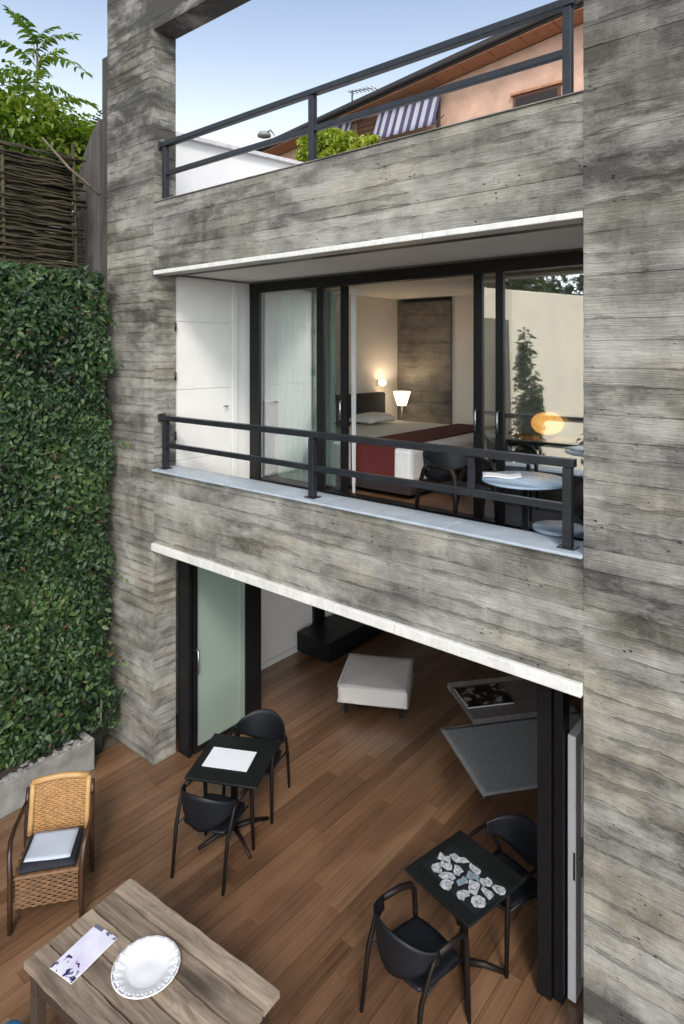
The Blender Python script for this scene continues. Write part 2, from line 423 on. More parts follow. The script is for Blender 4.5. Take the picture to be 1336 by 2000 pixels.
XL, XR = -6.306, -1.463           # opening
PL = -7.29
bld = thing('concrete_house', 'board-marked grey concrete house with deep framed openings and black sliding doors', 'house')

def block(name, a, b, mat=CONC, front=True, left=False, right=False, course=.125, lm=(1.1, 2.6), back=False):
    """solid concrete member with shuttering boards cast on its seen faces"""
    m = MB(); e = .012
    m.box((a[0]+e, a[1]+e, a[2]), (b[0]-e, b[1]-(e if back else 0), b[2]))
    W = b[0]-a[0]; H = b[2]-a[2]; D = b[1]-a[1]
    boards(m, (a[0], a[1], a[2]), (1, 0, 0), (0, -1, 0), W, H, course, *lm)
    if right: boards(m, (b[0], a[1]+.002, a[2]), (0, 1, 0), (1, 0, 0), D-.002, H, course, D, D+1, jit=.003)
    if left: boards(m, (a[0], a[1]+.002, a[2]), (0, 1, 0), (-1, 0, 0), D-.002, H, course, D, D+1, jit=.003)
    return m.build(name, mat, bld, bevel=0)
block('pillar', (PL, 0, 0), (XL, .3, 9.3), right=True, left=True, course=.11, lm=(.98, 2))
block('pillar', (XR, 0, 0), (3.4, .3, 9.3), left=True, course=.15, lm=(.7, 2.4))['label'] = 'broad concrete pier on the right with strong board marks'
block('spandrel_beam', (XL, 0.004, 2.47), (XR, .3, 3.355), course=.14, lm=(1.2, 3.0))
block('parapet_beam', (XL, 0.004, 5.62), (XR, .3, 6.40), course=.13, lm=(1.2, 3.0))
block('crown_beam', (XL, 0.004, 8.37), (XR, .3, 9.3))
def strips(name, mat, y0, y1, z0, z1, cuts, bev):
    xs_ = [XL]+cuts+[XR-.004]
    for a_, b_ in zip(xs_, xs_[1:]):
        dz = random.uniform(-.0015, .0015); dy = random.uniform(-.002, .002)
        B((a_+.0015, y0+dy, z0+dz), (b_-.0015, y1, z1+dz)).build(name, mat, bld, bevel=bev)
strips('drip_edge', TRIM, -.035, .30, 2.45, 2.535, [-4.9, -2.95], .007)
strips('drip_edge', TRIM, -.010, .16, 5.578, 5.625, [-4.4, -2.7], .007)
B((XL, .165, 5.585), (XR-.004, .30, 5.619)).build('shadow_gap', BLACKM, bld)  # solid black strip stands in for the shade in the gap under the beam
strips('sill', SILL, -.03, .315, 3.352, 3.374, [-5.05, -3.75, -2.5], .006)
B((XL+.002, -.01, 6.402), (XR-.002, .31, 6.412)).build('parapet_cap', CONC_P, bld, bevel=.004)
# slabs, soffit and rooms
B((XL-.9, .302, 2.62), (3.3, 8.4, 2.98)).build('floor_slab', SOFFIT, bld)
B((XL-.9, .302, 5.622), (3.3, 8.4, 5.95)).build('roof_slab', SOFFIT, bld)
B((XL-1.1, 8.4, 0), (3.3, 8.6, 5.95)).build('rear_wall', WHITE_W, bld)
B((-7.2, .302, 0), (-7.0, 8.4, 2.62)).build('room_wall', WHITE_W, bld)
B((-6.985, .70, 0.002), (-6.965, 3.35, .09)).build('skirting_board', WHITE, bld, bevel=.003)
B((3.1, .302, 0), (3.3, 8.4, 5.622)).build('room_wall', WHITE_W, bld)
B((-5.2, 5.3, 0), (3.1, 5.45, 2.62)).build('room_wall', simple('dark_panel_wall', (.05, .04, .035), .6), bld)['label'] = 'dark back wall of the ground-floor room'
# upper room
B((-6.56, 1.58, 2.98), (-6.40, 5.2, 5.622)).build('bedroom_wall', WHITE_W, bld)
B((-5.33, 5.0, 2.98), (3.1, 5.15, 5.622)).build('bedroom_wall', WHITE_W, bld)
m = MB(); m.box((-6.40, 4.97, 2.98), (-5.33, 5.2, 5.55)); boards(m, (-6.39, 4.96, 3.0), (1, 0, 0), (0, -1, 0), 1.05, 2.55, .21, 1.2, 2)
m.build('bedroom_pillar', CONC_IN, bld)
B((XL-.6, .302, 2.982), (3.1, 1.5, 3.02)).build('balcony_floor', simple('balcony_tiles', (.08, .07, .065), .5, nscale=4), bld)
B((-1.2, .302, 3.02), (-1.0, 1.5, 5.62)).build('balcony_wall', WHITE, bld)
# white panelled side wall of the balcony with a door in it
sw = B((-6.56, .302, 3.02), (-6.345, 1.55, 5.60)).build('balcony_wall', WHITE, bld)
for z0, z1 in ((3.04, 3.42), (3.426, 4.25), (4.256, 5.06), (5.066, 5.58)):
    B((-6.344, .31, z0), (-6.330, 1.16, z1)).build('panel', WHITE, sw, bevel=.004)
B((-6.344, 1.17, 3.04), (-6.318, 1.26, 5.58)).build('door_frame', WHITE, sw, bevel=.004)
MB().tube([(-6.33, 1.07, 4.02), (-6.285, 1.07, 4.02), (-6.28, 1.0, 4.02)], .009, 8).build('handle', STEEL, sw)
for z in (5.0, 4.42, 3.72):
    MB().tube([(-6.297, .29, z-.05), (-6.297, .29, z+.05)], .013, 8).build('hinge', RAILM, bld)

# ---- upper sliding doors
ud = B((-6.33, 1.47, 5.475), (.9, 1.60, 5.60)).build('sliding_door', BLACKM, bld, bevel=.004)
ud['label'] = 'black framed sliding glass doors of the upper balcony'
B((-6.33, 1.47, 3.022), (.9, 1.60, 3.06)).build('track', BLACKM, ud, bevel=.003)
def stile(x0, x1, y0, y1, z0=3.06, z1=5.475, mat=BLACKM, par=ud): return B((x0, y0, z0), (x1, y1, z1)).build('stile', mat, par, bevel=.004)
def pane(x0, x1, y, z0=3.06, z1=5.475, mat=GLASS, par=ud): return B((x0, y-.004, z0), (x1, y+.004, z1)).build('pane', mat, par)
stile(-6.33, -6.15, 1.475, 1.525); stile(-5.145, -5.035, 1.475, 1.525); pane(-6.15, -5.145, 1.50)
stile(-4.83, -4.74, 1.545, 1.595); pane(-5.10, -4.83, 1.57)
stile(-3.094, -2.995, 1.545, 1.595); pane(-2.995, -1.62, 1.57)
stile(-2.82, -2.735, 1.475, 1.525); pane(-2.735, .8, 1.50); stile(.8, .9, 1.475, 1.525)
for x, y in ((-4.80, 1.535), (-3.05, 1.535), (-2.78, 1.465)):
    MB().tube([(x, y+.02, 3.90), (x, y-.03, 3.92), (x, y-.03, 4.12), (x, y+.02, 4.14)], .012, 8).build('handle', STEEL, ud)
# ---- ground-floor sliding door
gd = B((-6.30, .32, 2.50), (XR, .44, 2.61)).build('sliding_door', BLACKM, bld, bevel=.004)
gd['label'] = 'black framed sliding glass door of the ground floor, pushed open'
stile(-6.30, -6.095, .325, .375, 0.006, 2.5, par=gd)
lf = B((-6.15, .40, .012), (-6.10, .46, 2.49)).build('door_leaf', BLACKM, gd, bevel=.004); lf['label'] = 'glass leaf swung open into the room on the left'
B((-6.15, 1.205, .012), (-6.10, 1.47, 2.49)).build('stile', BLACKM, gd, bevel=.004)
B((-6.15, .461, .012), (-6.10, 1.204, .07)).build('bottom_rail', BLACKM, gd, bevel=.003); B((-6.15, .461, 2.42), (-6.10, 1.204, 2.49)).build('top_rail', BLACKM, gd, bevel=.003)
B((-6.13, .46, .07), (-6.12, 1.205, 2.42)).build('pane', FROST, gd)
MB().tube([(-6.10, .43, .95), (-6.05, .43, .97), (-6.05, .43, 1.21), (-6.10, .43, 1.23)], .011, 8).build('handle', STEEL, gd)
B((-6.118, 1.10, .08), (-6.112, 1.16, 2.41)).build('glass_strip', FROST, gd)
stile(-1.905, -1.80, .30, .42, .006, 2.5, par=gd); stile(-1.794, -1.725, .33, .46, .006, 2.5, par=gd)
stile(-1.60, -1.467, .34, .44, 2.0, 2.5, simple('brown_frame', (.05, .03, .022), .6), gd)
# ---- white door standing open behind the right pier
wd = B((-1.712, .385, .02), (-1.652, 1.25, 1.935)).build('door', WHITE, bld, bevel=.006); wd['label'] = 'white door leaf standing open beside the right pier'
B((-1.672, .383, .90), (-1.657, .3845, 1.10)).build('lock_plate', RAILM, wd)
MB().tube([(-1.652, .46, 1.02), (-1.60, .46, 1.02), (-1.595, .56, 1.02)], .010, 8).build('handle', STEEL, wd)
m = MB()
m.box((-1.652, .50, .12), (-1.644, 1.15, .85)); m.box((-1.652, .50, 1.15), (-1.644, 1.15, 1.82)); m.build('panel', WHITE, wd, bevel=.004)

# ---- railings
def railing(z0, zmid, ztop, label):
    r = MB().box((XL, .065, ztop-.028), (XR-.09, .135, ztop+.028)).build('railing', RAILM, bld, bevel=.006); r['label'] = label
    B((XL+.09, .078, zmid-.026), (XR-.14, .122, zmid+.026)).build('rail', RAILM, r, bevel=.004)
    for x in (XL+.09, -3.95, XR-.14):
        B((x-.03, .07, z0+.009), (x+.03, .13, ztop-.033)).build('post', RAILM, r, bevel=.004)
        B((x-.06, .045, z0), (x+.06, .155, z0+.008)).build('base_plate', RAILM, r, bevel=.002)
    B((XL-.012, .055, ztop-.045), (XL+.03, .145, ztop+.045)).build('end_cap', RAILM, r, bevel=.006)
    return r
r = railing(3.375, 3.645, 3.95, 'dark steel railing across the upper balcony')
B((-2.36, .085, 3.672), (-2.31, .115, 3.917)).build('baluster', RAILM, r, bevel=.003)
railing(6.413, 6.735, 7.07, 'dark steel railing along the roof terrace')

# ---- left: set-back strip, downpipe
B((-7.94, .30, 0), (PL-.012, .62, 8.62)).build('wall_return', simple('brown_grey_wall_edge', (.06, .052, .048), .85, var=.35, nscale=4, bump=.3, stretch=(3, 3, .4)), bld)
tag(MB().prism([(-9.05, 5.4), (-8.03, 5.4), (-8.03, 7.86), (-8.22, 7.7), (-8.52, 7.35), (-8.75, 6.6)], 1, .30, .55).build('wing_wall', simple('rough_grey_wing_wall', (.085, .078, .072), .92, var=.3, nscale=5, bump=.4, stretch=(3, 3, .5)), None, bevel=.02),
    'grey sloping concrete wing wall between brushwood fence and pillar', 'wall')

# ---- deck / floor of boards
fl = structure(B((-7.0, -7, -.05), (3.1, 5.3, -.024)).build('floor', simple('dark_joint_floor', (.02, .012, .008), .8)))
proto = MB().box((-.5, -.5, -.022), (.5, .5, 0)).mesh('plank'); proto.materials.append(DECK)
PW = .142; cnt = 0; strip = MB()
x = -6.99; cols = []
while x < -1.2: cols.append(x); x += PW
spots = []
for i, x in enumerate(cols):
    y = -3.4 - random.uniform(0, 1.4)
    while y < 5.3:
        l = random.choice((1.35, 1.6, 1.85, 2.1)); l = min(l, 5.3-y)
        if l > .1: spots.append((x, y, l))
        y += l
spots.sort(key=lambda s: (Vector((s[0], s[1]+s[2]/2, 0))-CAM).length)
for k, (x, y, l) in enumerate(spots):
    if k < 300:
        o = bpy.data.objects.new('plank', proto); C.objects.link(o); o.parent = fl
        o.location = (x+PW/2, y+l/2, random.uniform(-.0012, .0008)); o.scale = (PW-.0035, l-.003, 1); o.rotation_euler = (random.uniform(-.0006, .0006), random.uniform(-.004, .004), 0)
    else:
        strip.box((x+.002, y+.002, -.022), (x+PW-.002, y+l-.002, 0))
i = 0
for yy in (-7,):
    x = -6.99
    while x < 3:
        e = -4.85 if x < -1.2 else 5.3
        strip.box((x+.002, -6.9, -.023), (x+PW-.002, e-.01, -.0015)); x += PW
o = strip.build('planking', DECK, fl); o['kind'] = 'stuff'

# ---- retaining wall + planter + vine
rw = tag(B((-7.34, -6.0, -.05), (-7.06, -.20, 5.56)).build('retaining_wall', simple('dark_ivy_wall', (.022, .026, .016), .95, var=.4, nscale=8, bump=.4), None, bevel=.01), 'tall grey retaining wall hidden behind the ivy left of the house', 'wall')  # wall colour darkened so gaps between the ivy leaves look dark
pl = thing('planter', 'long rough concrete planter at the foot of the ivy wall', 'planter', (-6.9, -.46, 0))
B((-.16, -5.4, 0), (.14, 0, .345)).build('trough', STONE, pl, bevel=.012)
B((-.09, -5.3, .346), (.06, -.1, .352)).build('soil', SOIL, pl)
m = MB()
for k in range(26):
    c = Vector((random.uniform(-.02, .13), random.uniform(-1.2, -.02), .345)); r = random.uniform(.02, .045)
    for q in sph(c, r, 4, .6).f: pass
    s_ = sph(c, r, 5, .6); b0 = len(m.v); m.v += [p+Vector((random.uniform(-.008, .008),)*3) for p in s_.v]; [m.face([b0+i for i in f]) for f in s_.f]
o = m.build('pebbles', STONE, pl); o['kind'] = 'stuff'

def leaf_mesh(L=1.0, W=.55, fold=.18, curl=.22, lobed=False):
    m = MB()
    pts = [(0, 0), (.22, .42), (.5, .5), (.78, .3), (1, 0)] if not lobed else [(0, 0), (.08, .5), (.38, .36), (.62, .3), (1, 0)]
    mid = [0, .25, .5, .75, 1]
    for k in range(5): m.v.append(Vector((mid[k]*L, 0, -curl*L*mid[k]**2)))
    for sgn in (1, -1):
        for k in (1, 2, 3): m.v.append(Vector((pts[k][0]*L, sgn*pts[k][1]*W*L*1.0, fold*W*L-curl*L*pts[k][0]**2)))
    for o_, rev in ((5, False), (8, True)):
        q = [(0, 1, o_), (1, 2, o_+1, o_), (2, 3, o_+2, o_+1), (3, 4, o_+2)]
        for f in q: m.face(f[::-1] if rev else f, True)
    return m
LV = [leaf_mesh(1, .55), leaf_mesh(1, .75, .12, .3, True), leaf_mesh(1, .42, .22, .4)]
def add_leaf(m, base, loc, M, s, tint):
    i = len(m.v); m.tint = tint
    for p in base.v: m.v.append(loc+M @ (p*s))
    for f in base.f: m.face([i+k for k in f], True)
vine = thing('climbing_vine', 'dense dark green ivy covering the tall wall left of the concrete house', 'vine', (-7.06, -.4, .35))
VO = Vector((-7.06, -.4, .35))
def bulge(y, z):
    return .19+.08*sin(3.1*z+1.7*y)+.05*sin(7.3*y+2.1*z+1)+.04*sin(5.7*z-4*y)+.03*sin(13*z+9*y)
def leaf_rot(out=1.0):
    # leaf points mostly downward, its face outwards (+X)
    d = Vector((random.uniform(-.1, .55), random.uniform(-.75, .75), random.uniform(-1, .25))).normalized()
    n = Vector((1, random.uniform(-.6, .6), random.uniform(-.25, .8))).normalized()
    s_ = n.cross(d).normalized(); n = d.cross(s_)
    return Matrix((d, s_, n)).transposed()
def vtop(y): return 5.66+.03*sin(9*y)+.03*sin(23*y)
def vend(z): return -.15-.035*z/5.6+.03*sin(4*z)+.025*sin(11*z+1)+(.07 if z < 1.2 else 0)*(1.2-z)
vm = MB()
for k in range(52000):
    near = k < 26000
    z = .36+random.random()**.97*5.3
    y1 = vend(z)
    y = random.uniform(-1.9, y1) if near else random.uniform(-5.6, -1.9)
    z = min(z, vtop(y)-random.random()*.05)
    b = bulge(y, z); dpt = random.random()
    if sin(6.1*y+2.3*z)*sin(4.3*z-3.1*y+1)+.45*sin(17*z+11*y) > .62: dpt *= .35
    edge = min(1, (y1-y)/.12, (5.72-z)/.12)
    xx = -7.06+b*(.15+.95*dpt)*max(.35, edge)
    t = random.gauss(.34, .2)+.26*sin(2.3*z+.5)*sin(3.3*y+z)+.12*sin(9*z+5*y)
    q_ = random.random()
    if q_ < .07: t += .5
    elif q_ < .095: t = -1.2
    add_leaf(vm, LV[random.choice((0, 0, 1, 2, 2))], Vector((xx, y, z))-VO, leaf_rot(), random.choice((.036, .048, .06, .072, .09)), min(1, t))
for k in range(46):
    z = random.uniform(.7, 5.5); y = random.uniform(-1.7, -.1)
    p = Vector((-7.06+bulge(y, z), y, z)); d = Vector((random.uniform(.4, 1), random.uniform(-.4, .7), random.uniform(-.2, .9))).normalized()
    if z > 5.2: d = Vector((.3, random.uniform(-.5, .5), 1)).normalized()
    for j in range(7):
        p = p+d*.026+Vector((0, 0, -.003*j)); add_leaf(vm, random.choice(LV), p-VO, leaf_rot(), random.uniform(.035, .06), random.uniform(.45, 1.0))
o = vm.build('foliage', IVY, vine); o['kind'] = 'stuff'
lms = []
for b_ in LV:
    me = b_.mesh('leaf'); me.materials.append(IVY); me.attributes['tint'].data.foreach_set('value', [random.uniform(.25, .5)]*len(me.polygons)); lms.append(me)
for k in range(300):
    z = .4+random.random()*5.2; y = random.uniform(-1.5, vend(z)-.02)
    o = bpy.data.objects.new('leaf', random.choice(lms)); C.objects.link(o); o.parent = vine
    o.location = Vector((-7.06+bulge(y, z)*1.05+.01, y, z))-VO; o.rotation_euler = leaf_rot().to_euler(); s_ = random.uniform(.055, .095); o.scale = (s_,)*3
m = MB()
for k in range(16):
    y = -.35-k*.22; pts = []; z = .3
    while z < 5.5: pts.append(Vector((-7.055+random.uniform(0, .02), y+.1*sin(z*1.3+k)+random.uniform(-.03, .03), z))-VO); z += .25
    m.tube(pts, [.012-.008*i/len(pts) for i in range(len(pts))], 5)
m.tube([Vector((-6.95, -.37, .3))-VO, Vector((-6.86, -.33, .45))-VO, Vector((-6.90, -.30, .7))-VO, Vector((-6.98, -.3, 1.0))-VO], .012, 6)
m.build('stems', BARK, vine)

# ---- brushwood fence on top of the wall
fn = thing('brushwood_fence', 'woven brushwood fence on top of the ivy wall, mossy and dark', 'fence', (-8.0, -2.28, 5.5))
stick_meshes = []
for v_ in range(4):
    pts = []; n = 26
    for i in range(n+1):
        s_ = i/n; pts.append(Vector((.028*sin(s_*4.6*2*pi/1.15+v_*pi)+random.uniform(-.006, .006), (s_-.5)*4.6, random.uniform(-.013, .013)+.02*sin(s_*7+v_*2))))
    me = MB().tube(pts, [.013+random.uniform(-.004, .004) for _ in pts], 5).mesh('stick'); me.materials.append(STICK)
    me.attributes['tint'].data.foreach_set('value', [random.random()]*len(me.polygons)); stick_meshes.append(me)
for r_ in range(84):
    o = bpy.data.objects.new('stick', stick_meshes[r_ % 4]); C.objects.link(o); o.parent = fn
    o.location = (random.uniform(-.02, .02), random.uniform(-.15, .1), .04+r_*.0202+random.uniform(-.006, .006)); o.rotation_euler = (random.uniform(-.02, .02), 0, 0 if r_ % 2 else pi)
m = MB()
for k in range(120):
    z_ = .0+k*.0138; n = 14; ph = random.uniform(0, 6)
    m.tube([(-.07+random.uniform(-.01, .01), -2.4+4.62*i/n, z_+.012*sin(i*.9+ph)) for i in range(n+1)], .017, 4)
m.build('brushwood_backing', simple('dark_brushwood', (.035, .028, .018), .95, var=.5, nscale=5), fn)['kind'] = 'stuff'
for k in range(6):
    MB().tube([(0, -2.2+k*.88+random.uniform(-.08, .08), -.2), (.01, -2.2+k*.88, 1.82+random.uniform(-.1, .12))], .024, 7).build('post', STICK, fn)
tag(MB().tube([(-7.55, .05, 6.7), (-7.75, -.25, 7.0), (-7.9, -.52, 7.35)], [.022, .018, .012], 6).build('dead_branch', BARK), 'pale dead branch leaning across the top of the brushwood fence', 'branch')

# ---- tree above the fence: ailanthus-like fronds
def frond_mesh(L=.9, n=9, leafL=.2):
    m = MB(); pts = [Vector((L*s_, 0, .12*L*sin(s_*pi)-.25*L*s_**2.2)) for s_ in [i/8 for i in range(9)]]
    m.tube(pts, [.008-.006*i/8 for i in range(9)], 4)
    for k in range(n):
        s_ = .15+.83*k/(n-1); p = Vector((L*s_, 0, .12*L*sin(s_*pi)-.25*L*s_**2.2))
        for sg in (1, -1):
            a = sg*R(random.uniform(50, 75)); M = Euler((random.uniform(-.3, .3), random.uniform(.05, .45), a)).to_matrix()
            add_leaf(m, LV[2], p, M, leafL*(1-.45*abs(s_-.45))*random.uniform(.85, 1.15), random.uniform(.2, .9))
    M = Euler((0, .3, 0)).to_matrix(); add_leaf(m, LV[2], pts[-1], M, leafL*.8, .6)
    return m
FR = []
for k in range(4):
    me = frond_mesh(random.uniform(.7, 1.0), random.choice((8, 9, 10)), random.uniform(.17, .23)).mesh('frond'); me.materials.append(TREEL); FR.append(me)
def frond_tree(name, label, loc, H, tips, spread, nfr, seed, mat_mass=None, group=None):
    random.seed(seed)
    t = thing(name, label, 'tree', loc, 0, group)
    tr = MB().tube([(0, 0, -.4), (.03, .02, H*.25), (-.04, .05, H*.5), (0, 0, H*.75)], [.09, .075, .06, .04], 8).build('trunk', BARK, t)
    n = 0
    for (dx, dy, top, k_) in tips:
        p0 = Vector((0, 0, H*.35)); p1 = Vector((dx*.6, dy*.6, H*.35+(top-H*.35)*.55)); p2 = Vector((dx, dy, top))
        MB().tube([p0, p1, p2], [.04, .03, .012], 6).build('limb', BARK, t)
        for j in range(k_):
            f = 1-.62*(j/k_)**1.2; p = p0.lerp(p2, f) if f < .5 else p1.lerp(p2, (f-.5)*2)
            o = bpy.data.objects.new('frond', random.choice(FR)); C.objects.link(o); o.parent = t
            up = .9*(1-j/k_)
            o.location = p; o.rotation_euler = (random.uniform(-.3, .3), -up+random.uniform(-.25, .35), j*2.4+random.uniform(-.4, .4)); s_ = spread*random.uniform(.7, 1.1)*(.6+.4*min(1, j/5)); o.scale = (s_,)*3
            n += 1
    return t
frond_tree('feathery_tree', 'bright green feathery-leaved tree rising behind the brushwood fence', (-9.6, .2, 6.0), 2.6,
    [(-.1, .05, 3.35, 20), (.1, .75, 2.1, 18), (-.2, -.75, 2.1, 20), (.3, -1.5, 1.9, 20), (.4, -.25, 1.6, 16), (.55, .35, 1.45, 16), (.3, 1.2, 1.7, 16), (.4, -2.3, 2.0, 18)], .95, 0, 11)
def crown(mb, c, rad, n, size, clumps=14, tint=(.2, .9)):
    cs = []
    for k in range(clumps):
        d = Vector((random.gauss(0, 1), random.gauss(0, 1), random.gauss(0, 1))).normalized()*random.random()**.4
        cs.append((Vector((c[0]+d.x*rad[0]*.75, c[1]+d.y*rad[1]*.75, c[2]+d.z*rad[2]*.75)), random.uniform(.25, .45), random.uniform(*tint)))
    for k in range(n):
        cc, r_, t = random.choice(cs)
        d = Vector((random.gauss(0, 1), random.gauss(0, 1), random.gauss(0, 1))).normalized()*random.random()**.35
        p = cc+Vector((d.x*rad[0]*r_, d.y*rad[1]*r_, d.z*rad[2]*r_))
        M = Euler((random.uniform(-1, 1), random.uniform(-.6, 1.2), random.uniform(0, 6.3))).to_matrix()
        add_leaf(mb, random.choice(LV), p, M, size*random.uniform(.7, 1.3), max(0, min(1, t+random.uniform(-.2, .2))))
def bush(name, label, cat, loc, rad, n, size, mat, trunk_h, seed, group=None, clumps=14):
    random.seed(seed); t = thing(name, label, cat, loc, 0, group)
    MB().tube([(0, 0, -.3), (.02, 0, trunk_h*.5), (0, .02, trunk_h+rad[2])], [.05+.02*trunk_h, .04+.012*trunk_h, .01], 7).build('trunk', BARK, t)
    m = MB(); crown(m, (0, 0, trunk_h+rad[2]), rad, n, size, clumps); o = m.build('crown', mat, t); o['kind'] = 'stuff'
    return t
bush('leafy_bush', 'broad sunlit bush filling the gap behind the brushwood fence', 'bush', (-9.0, -.5, 5.6), (.6, 1.7, 1.0), 8500, .10, TREEL, 1.0, 5, clumps=44)

# ================================================================== BEYOND THE ROOF TERRACE
oh = thing('orange_house', 'orange rendered house under a dark sloping roof behind the roof terrace', 'house', (-10, 14, 7))
def og(a, b): return MB().box(Vector(a)-Vector((-10, 14, 7)), Vector(b)-Vector((-10, 14, 7)))
MB().prism([(-8.6, -.5), (10, -.5), (10, 7.7), (3.9, 7.0), (-8.6, 5.62)], 1, 0, 7).build('wall', ORANGE, oh)
MB().prism([(-9.2, 5.60), (10.6, 7.80), (10.6, 8.12), (-9.2, 5.92)], 1, -.8, 7.6).build('roof', ROOFD, oh, bevel=.02)
for k in range(20):
    xx = -8.9+k*1.0; zz = 5.60+(xx+9.2)*.1111
    MB().prism([(xx, zz-.012), (xx+.98, zz+.097), (xx+.98, zz+.072), (xx, zz-.037)], 1, -.75, -.01).build('soffit_board', TERRA, oh)
MB().tube([(-9.2, -.86, 5.72), (10.6, -.86, 7.92)], .075, 8).build('gutter', ROOFD, oh)
MB().tube([(-1.0+10-10, -.06, -.4), (-1.0, -.06, 6.3)], .06, 8).build('downpipe', ROOFD, oh)
og((-8.47, 13.86, 12.42), (-6.88, 13.998, 12.50)).build('lintel', TERRA, oh, bevel=.01)
wf = og((-8.40, 13.93, 10.9), (-6.95, 13.998, 12.42)).build('window', SHUT, oh, bevel=.01)
og((-8.30, 13.90, 11.0), (-7.05, 13.925, 12.32)).build('pane', simple('dark_pane', (.02, .012, .01), .7), wf)
sh = og((-14.4, 13.9, 10.8), (-13.5, 13.998, 13.05)).build('window', SHUT, oh, bevel=.01); sh['label'] = 'closed brown shutter between the striped awnings'
for k in range(12): og((-14.33, 13.87, 10.9+k*.17), (-13.57, 13.898, 11.03+k*.17)).build('slat', SHUT, sh)
def stripes():
    s = NB('striped_awning_cloth'); tc = s.node('ShaderNodeTexCoord'); sp = s.node('ShaderNodeSeparateXYZ'); s.link(tc.outputs['Object'], sp.inputs[0])
    f = s.math('FRACT', s.math('MULTIPLY', sp.outputs[0], 3.1)); a = s.math('GREATER_THAN', f, .5)
    g = s.math('FRACT', s.math('MULTIPLY', sp.outputs[0], 9.3)); 
    c = s.mix(a, (.36, .355, .41), (.05, .045, .09)); c = s.mix(s.math('MULTIPLY', s.math('GREATER_THAN', g, .8), .25), c, (.2, .1, .25)); s.col(c); s.rough(.9); return s.m
AWN = stripes()
for x0, x1, lab in ((-13.25, -10.75, 'wide blue and white striped awning on the orange house'), (-15.3, -14.45, 'narrow blue and white striped awning left of the brown shutter')):
    a = thing('awning', lab, 'awning', ((x0+x1)/2, 13.75, 13.1), 0, 'striped awnings on the orange house'); W = (x1-x0)/2
    MB().grid(lambda u, v: ((u-.5)*2*W, -.05-.45*v+.02*sin(u*30), -.02-1.15*v), 24, 4).build('cloth', AWN, a, solid=.012)
    MB().tube([(-W, 0, 0), (W, 0, 0)], .05, 8).build('roller', ROOFD, a)
    for sg in (-1, 1): MB().tube([(sg*W, .1, -.7), (sg*W, -.5, -1.16)], .02, 6).build('arm', ROOFD, a)
bush('yellow_shrub', 'yellow-green shrub in front of the left end of the orange house', 'shrub', (-15.2, 12.9, 10.9), (1.3, .7, .85), 2600, .2, SHRUBL, .3, 21, 'yellow-green shrubs by the orange house')
bush('yellow_shrub', 'low yellow-green shrub below the brown shutter of the orange house', 'shrub', (-13.4, 13.0, 10.9), (.8, .5, .5), 1300, .16, SHRUBL, .25, 22, 'yellow-green shrubs by the orange house')
# white neighbour along the left of the terrace
wh = thing('white_house', 'plain white house with a low pale roof behind the left end of the terrace', 'house', (-8.6, 4, 5.5))
o0 = Vector((-8.6, 4, 5.5))
MB().prism([(-2.4, -1), (4.3, -1), (4.3, 2.8), (3.1, 2.95), (-2.4, 2.62)], 0, -4, .0).build('wall', FARWHITE, wh)
MB().prism([(-2.6, 2.60), (3.1, 2.955), (4.5, 2.80), (4.5, 2.86), (3.1, 3.02), (-2.6, 2.665)], 0, -4.2, .1).build('roof', simple('pale_roof', (.55, .54, .54), .8), wh)
# street lamp
st = thing('street_lamp', 'grey street lamp with a drooping round head beyond the terrace', 'street lamp', (-30.0, 25, 11.5))
MB().tube([(0, 0, 0), (0, 0, 6.9), (-.12, 0, 7.4), (-.45, 0, 7.75), (-.8, 0, 7.72)], [.09, .07, .06, .06, .05], 8).build('pole', STEEL, st)
MB().lathe([(.05, .22), (.35, .12), (.46, -.05), (.44, -.16), (.2, -.22), (.02, -.24)], 20, (-1.05, 0, 7.62)).build('lamp_head', simple('lamp_grey', (.22, .22, .22), .5), st)
an = thing('antenna', 'thin television antenna on a mast beyond the orange roof', 'antenna', (-23.57, 25, 15.5))
MB().tube([(0, 0, 0), (0, 0, 4.6)], [.09, .05], 6).build('mast', STEEL, an)
MB().lathe([(.4, 2.85), (.3, 3.1), (.1, 3.25)], 10).build('cap', STEEL, an)
MB().tube([(-.2, 0, 4.5), (1.7, 0, 4.3)], .04, 5).build('boom', STEEL, an)
for k in range(7): MB().tube([(-.1+k*.28, -.35, 4.48-k*.03), (-.1+k*.28, .35, 4.48-k*.03)], .025, 4).build('element', STEEL, an)

# ================================================================== ACROSS THE COURTYARD (seen only in the glass)
gw = tag(B((-3.2, -.4, -.1), (6.2, 0, 6.35)).build('garden_wall', CREAMW, None, bevel=.02, loc=(-7.0, -10.0, 0), rotz=R(-75)), 'tall cream garden wall across the courtyard, mirrored in the balcony glass', 'wall')
bush('cypress_tree', 'dark slim evergreen in front of the cream wall, mirrored in the balcony glass', 'tree', (-6.75, -8.2, 0), (.42, .42, 2.5), 2600, .14, CYPL, .3, 31, clumps=20)
bush('dark_shrub', 'dark low shrub at the foot of the cream garden wall', 'shrub', (-5.0, -8.6, 0), (.8, .6, 1.45), 1500, .15, CYPL, .1, 32)
for k, (x, y) in enumerate(((-10.2, -8.6), (-9.2, -11.6), (-8.2, -14.6))):
    bush('garden_tree', ['dark round tree behind the near end of the cream wall', 'dark round tree behind the middle of the cream wall', 'dark round tree behind the far end of the cream wall'][k], 'tree', (x, y, 0), (1.7, 1.6, 1.7), 1800, .22, CYPL, 4.8, 40+k, 'trees behind the cream wall')

